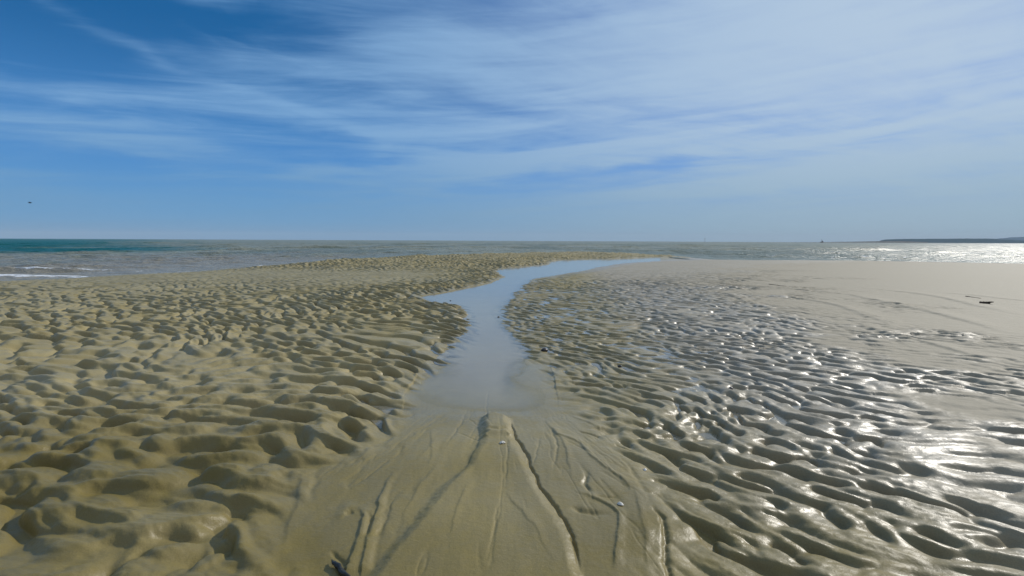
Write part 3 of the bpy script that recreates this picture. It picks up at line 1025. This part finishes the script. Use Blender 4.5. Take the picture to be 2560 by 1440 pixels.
a, b = ground(2449, 757.5), ground(2474, 759.5)
log = stick('driftwood_log', a, b, 0.016, 0.022, m_dark, 3, 0.05, 0.6)
tag(log, 'short dark driftwood log lying on the smooth grey sand at far right', 'driftwood')
# the stub of a branch on its end
bm = bmesh.new()
e = b - a
tube(bm, [e * 0.86 + Vector((0, 0, 0.02)), e * 0.93 + Vector((0, -0.035, 0.030)), e * 0.95 + Vector((0.01, -0.06, 0.034))], [0.014, 0.010, 0.006], 7)
finish('branch_stub', bm, m_dark, log)
a, b = ground(2414, 741), ground(2452, 746)
t1 = stick('driftwood_twig', a, b, 0.008, 0.004, m_dark, 9, 0.06, 0.4, 7)
tag(t1, 'thin dark twig half sunk in the smooth sand behind the short log', 'twig')
a, b = ground(1922, 711), ground(1966, 716)
t2 = stick('driftwood_twig', a, b, 0.009, 0.005, m_dark, 12, 0.05, 0.35, 7)
tag(t2, 'long thin dark twig on bare sand right of the far rippled bank', 'twig')

# pebbles beside the stream
def pebble(px, py, s, label, seed, mat=m_pebble, name='pebble', asp=(1.25, 1.0, 0.7), cat='pebble'):
    g0 = ground(px, py)
    g0.z = max(g0.z, -0.006)
    o = finish(name, lump(seed, s * asp[0], s * asp[1], s * asp[2]), mat, loc=g0 + Vector((0, 0, s * asp[2] * 0.45)), rot=(0.1, 0, seed * 0.7))
    tag(o, label, cat)
    return o


pebble(1360, 878, 0.030, 'round black pebble standing on its own at the right edge of the stream', 1)
pebble(1826, 974, 0.018, 'dark pebble lying among the wet grey ripples on the right', 2)
pebble(1126, 757, 0.014, 'small dark stone in the pale side pool left of the stream', 4)
pebble(1246, 796, 0.015, 'dark stone in mid stream between the two rippled banks', 5)
pebble(1550, 917, 0.014, 'tiny dark pebble on the wet ripples right of the lone black one', 8)
# shells
def shell(px, py, s, label, seed):
    """one half of a cockle: a ribbed, domed fan"""
    g0 = ground(px, py)
    bm = bmesh.new()
    n, k = 22, 8
    tip = bm.verts.new((0, -s * 0.9, s * 0.10))
    rows = []
    for i in range(1, k + 1):
        q = i / k
        row = []
        for j in range(n + 1):
            an = math.radians(-72 + 144 * j / n)
            rr_ = s * 1.8 * q * (1 - 0.28 * (an / 1.25) ** 2)
            rib = 1 + 0.05 * math.cos(j * PI)
            row.append(bm.verts.new((rr_ * math.sin(an), rr_ * math.cos(an) - s * 0.9, s * 0.75 * math.sin(PI * min(q * 0.96 + 0.06, 1)) * rib * math.cos(an * 0.9) + 0.001)))
        rows.append(row)
    for j in range(n): bm.faces.new((tip, rows[0][j + 1], rows[0][j]))
    for i in range(k - 1):
        for j in range(n): bm.faces.new((rows[i][j], rows[i][j + 1], rows[i + 1][j + 1], rows[i + 1][j]))
    bmesh.ops.recalc_face_normals(bm, faces=bm.faces[:])
    bmesh.ops.solidify(bm, geom=bm.faces[:], thickness=s * 0.06)
    o = finish('shell', bm, m_shell, loc=g0 + Vector((0, 0, 0.001)), rot=(0.15, 0.1, seed))
    tag(o, label, 'shell')
    return o


shell(1256, 1108, 0.013, 'small white shell at the foot of the sand knob in the stream bed', 0.5)
shell(1550, 1262, 0.011, 'tiny white shell at the end of a curled sand fold right of the cone', 2.2)
shell(1612, 1176, 0.010, 'tiny white shell on the outer rim of the smooth fan', 1.2)
# scrap of seaweed at the bottom edge
g0 = ground(846, 1424)
bm = bmesh.new()
for k in range(5):
    rg = random.Random(40 + k)
    p0 = Vector((-0.030 + 0.004 * k, 0.030 - 0.004 * k, 0.003))
    pts = [p0 + Vector((0.014 * i + rg.uniform(-0.004, 0.004), -0.014 * i + rg.uniform(-0.004, 0.004), 0.002 + 0.003 * math.sin(i + k))) for i in range(6)]
    tube(bm, pts, [0.002, 0.005, 0.007, 0.007, 0.006, 0.003], 6)
o = finish('seaweed', bm, m_weed, loc=g0 + Vector((0, 0, 0.003)))
tag(o, 'black scrap of seaweed beside the pale sand ridges at the bottom edge', 'seaweed')

# ------------------------------------------------------------------ boat, mast and bird
def far_boat():
    p = at(2054, 606.5, 900)
    p.z = 0.0
    root = empty('fishing_boat', p)
    tag(root, 'small dark fishing boat with a raked mast on the far sea by the spit', 'boat')
    L_, B_, Hh = 6.0, 1.2, 1.7
    bm = bmesh.new()
    rows = []
    for i in range(9):
        q = i / 8
        wdt = B_ * math.sin(PI * min(1, 0.12 + q * 0.55)) ** 0.6 * (1 - max(0, q - 0.6) * 1.9)
        zt = Hh * (0.75 + 0.45 * q ** 3)
        xx = -L_ / 2 + L_ * q
        rows.append([bm.verts.new((xx, -wdt, zt)), bm.verts.new((xx, -wdt * 0.6, 0.0)), bm.verts.new((xx, 0, -0.25)),
                     bm.verts.new((xx, wdt * 0.6, 0.0)), bm.verts.new((xx, wdt, zt))])
    for i in range(8):
        for k in range(4): bm.faces.new((rows[i][k], rows[i + 1][k], rows[i + 1][k + 1], rows[i][k + 1]))
        bm.faces.new((rows[i][4], rows[i + 1][4], rows[i + 1][0], rows[i][0]))
    bm.faces.new(rows[0][::-1]); bm.faces.new(rows[-1])
    bmesh.ops.recalc_face_normals(bm, faces=bm.faces[:])
    finish('hull', bm, m_rust, root, smooth=False)
    bm = bmesh.new()
    vs = [bm.verts.new(v) for v in ((-0.1, -0.5, 1.4), (2.4, -0.5, 1.4), (2.4, 0.5, 1.4), (-0.1, 0.5, 1.4), (0.1, -0.4, 3.4), (1.2, -0.4, 3.2), (1.2, 0.4, 3.2), (0.1, 0.4, 3.4))]
    for f in ((0, 1, 5, 4), (1, 2, 6, 5), (2, 3, 7, 6), (3, 0, 4, 7), (4, 5, 6, 7)): bm.faces.new([vs[i] for i in f])
    bmesh.ops.recalc_face_normals(bm, faces=bm.faces[:])
    finish('wheelhouse', bm, m_hull, root, smooth=False)
    bm = bmesh.new()
    tube(bm, [(1.6, 0, 1.4), (0.4, 0, 3.6), (-1.0, 0, 6.2)], [0.30, 0.22, 0.10], 8)
    finish('mast', bm, m_hull, root)


far_boat()
p = at(1762, 606, 1400); p.z = 0.0
root = empty('channel_marker', p)
tag(root, 'thin grey marker post standing alone on the sea horizon', 'marker post')
bm = bmesh.new(); tube(bm, [(0, 0, -0.5), (0, 0, 4.0), (0, 0, 8.0)], [0.55, 0.45, 0.4], 8)
finish('post', bm, m_mast, root)
bm = bmesh.new(); tube(bm, [(0, 0, 8.0), (0, 0, 8.6), (0, 0, 9.4), (0, 0, 10.0)], [0.5, 1.0, 0.9, 0.3], 10)
finish('top_mark', bm, m_mast, root)


def far_bird():
    p = at(74.5, 507, 130)
    bm = bmesh.new()
    tube(bm, [(-0.42, 0, 0), (-0.30, 0, 0.01), (-0.05, 0, 0.0), (0.18, 0, 0.0), (0.30, 0, 0.03), (0.38, 0, 0.03), (0.47, 0, 0.015)],
         [0.02, 0.06, 0.11, 0.10, 0.055, 0.055, 0.008], 10)
    body = finish('bird', bm, m_bird, loc=p, rot=(0, 0, 0.4))
    tag(body, 'lone dark bird flying low in the sky above the sea at far left', 'bird')
    for s in (-1, 1):
        bm = bmesh.new()
        top = [(0.16, 0.06 * s, 0.05), (0.20, 0.30 * s, 0.20), (0.08, 0.62 * s, 0.22), (-0.10, 0.95 * s, 0.14)]
        bot = [(-0.14, 0.06 * s, 0.03), (-0.06, 0.30 * s, 0.17), (-0.10, 0.62 * s, 0.20), (-0.14, 0.96 * s, 0.135)]
        a_ = [bm.verts.new(v) for v in top]; b_ = [bm.verts.new(v) for v in bot]
        for i in range(3): bm.faces.new((a_[i], a_[i + 1], b_[i + 1], b_[i]))
        bmesh.ops.solidify(bm, geom=bm.faces[:], thickness=0.02)
        finish('wing', bm, m_bird, body)


far_bird()

# ------------------------------------------------------------------ sea air
def build_haze():
    bm = bmesh.new()
    bmesh.ops.create_cube(bm, size=1.0)
    for v in bm.verts:
        v.co = Vector((v.co.x * 9600, v.co.y * 9600, -2.3 + (v.co.z + 0.5) * 62.3))
    me = bpy.data.meshes.new('haze'); bm.to_mesh(me); bm.free()
    m = bpy.data.materials.new('sea_air'); m.use_nodes = True
    t = NT(m.node_tree); t.n.clear()
    out = t.node('ShaderNodeOutputMaterial'); v = t.node('ShaderNodeVolumePrincipled')
    v.inputs['Color'].default_value = (0.72, 0.84, 0.95, 1)
    v.inputs['Density'].default_value = 0.00018
    t.l.new(v.outputs[0], out.inputs['Volume'])
    o = link_mesh('haze', me, m, smooth=False)
    tag(o, kind='stuff')


build_haze()

# ------------------------------------------------------------------ render settings
vs_ = scene.view_settings
vs_.view_transform = 'Standard'
vs_.look = 'None'
vs_.exposure = EXPOSURE
vs_.gamma = 1.0
scene.render.engine = 'CYCLES'
cy = scene.cycles
cy.max_bounces = 6
cy.transparent_max_bounces = 8
cy.sample_clamp_indirect = 6.0
cy.caustics_reflective = False
cy.caustics_refractive = False
cy.use_denoising = True
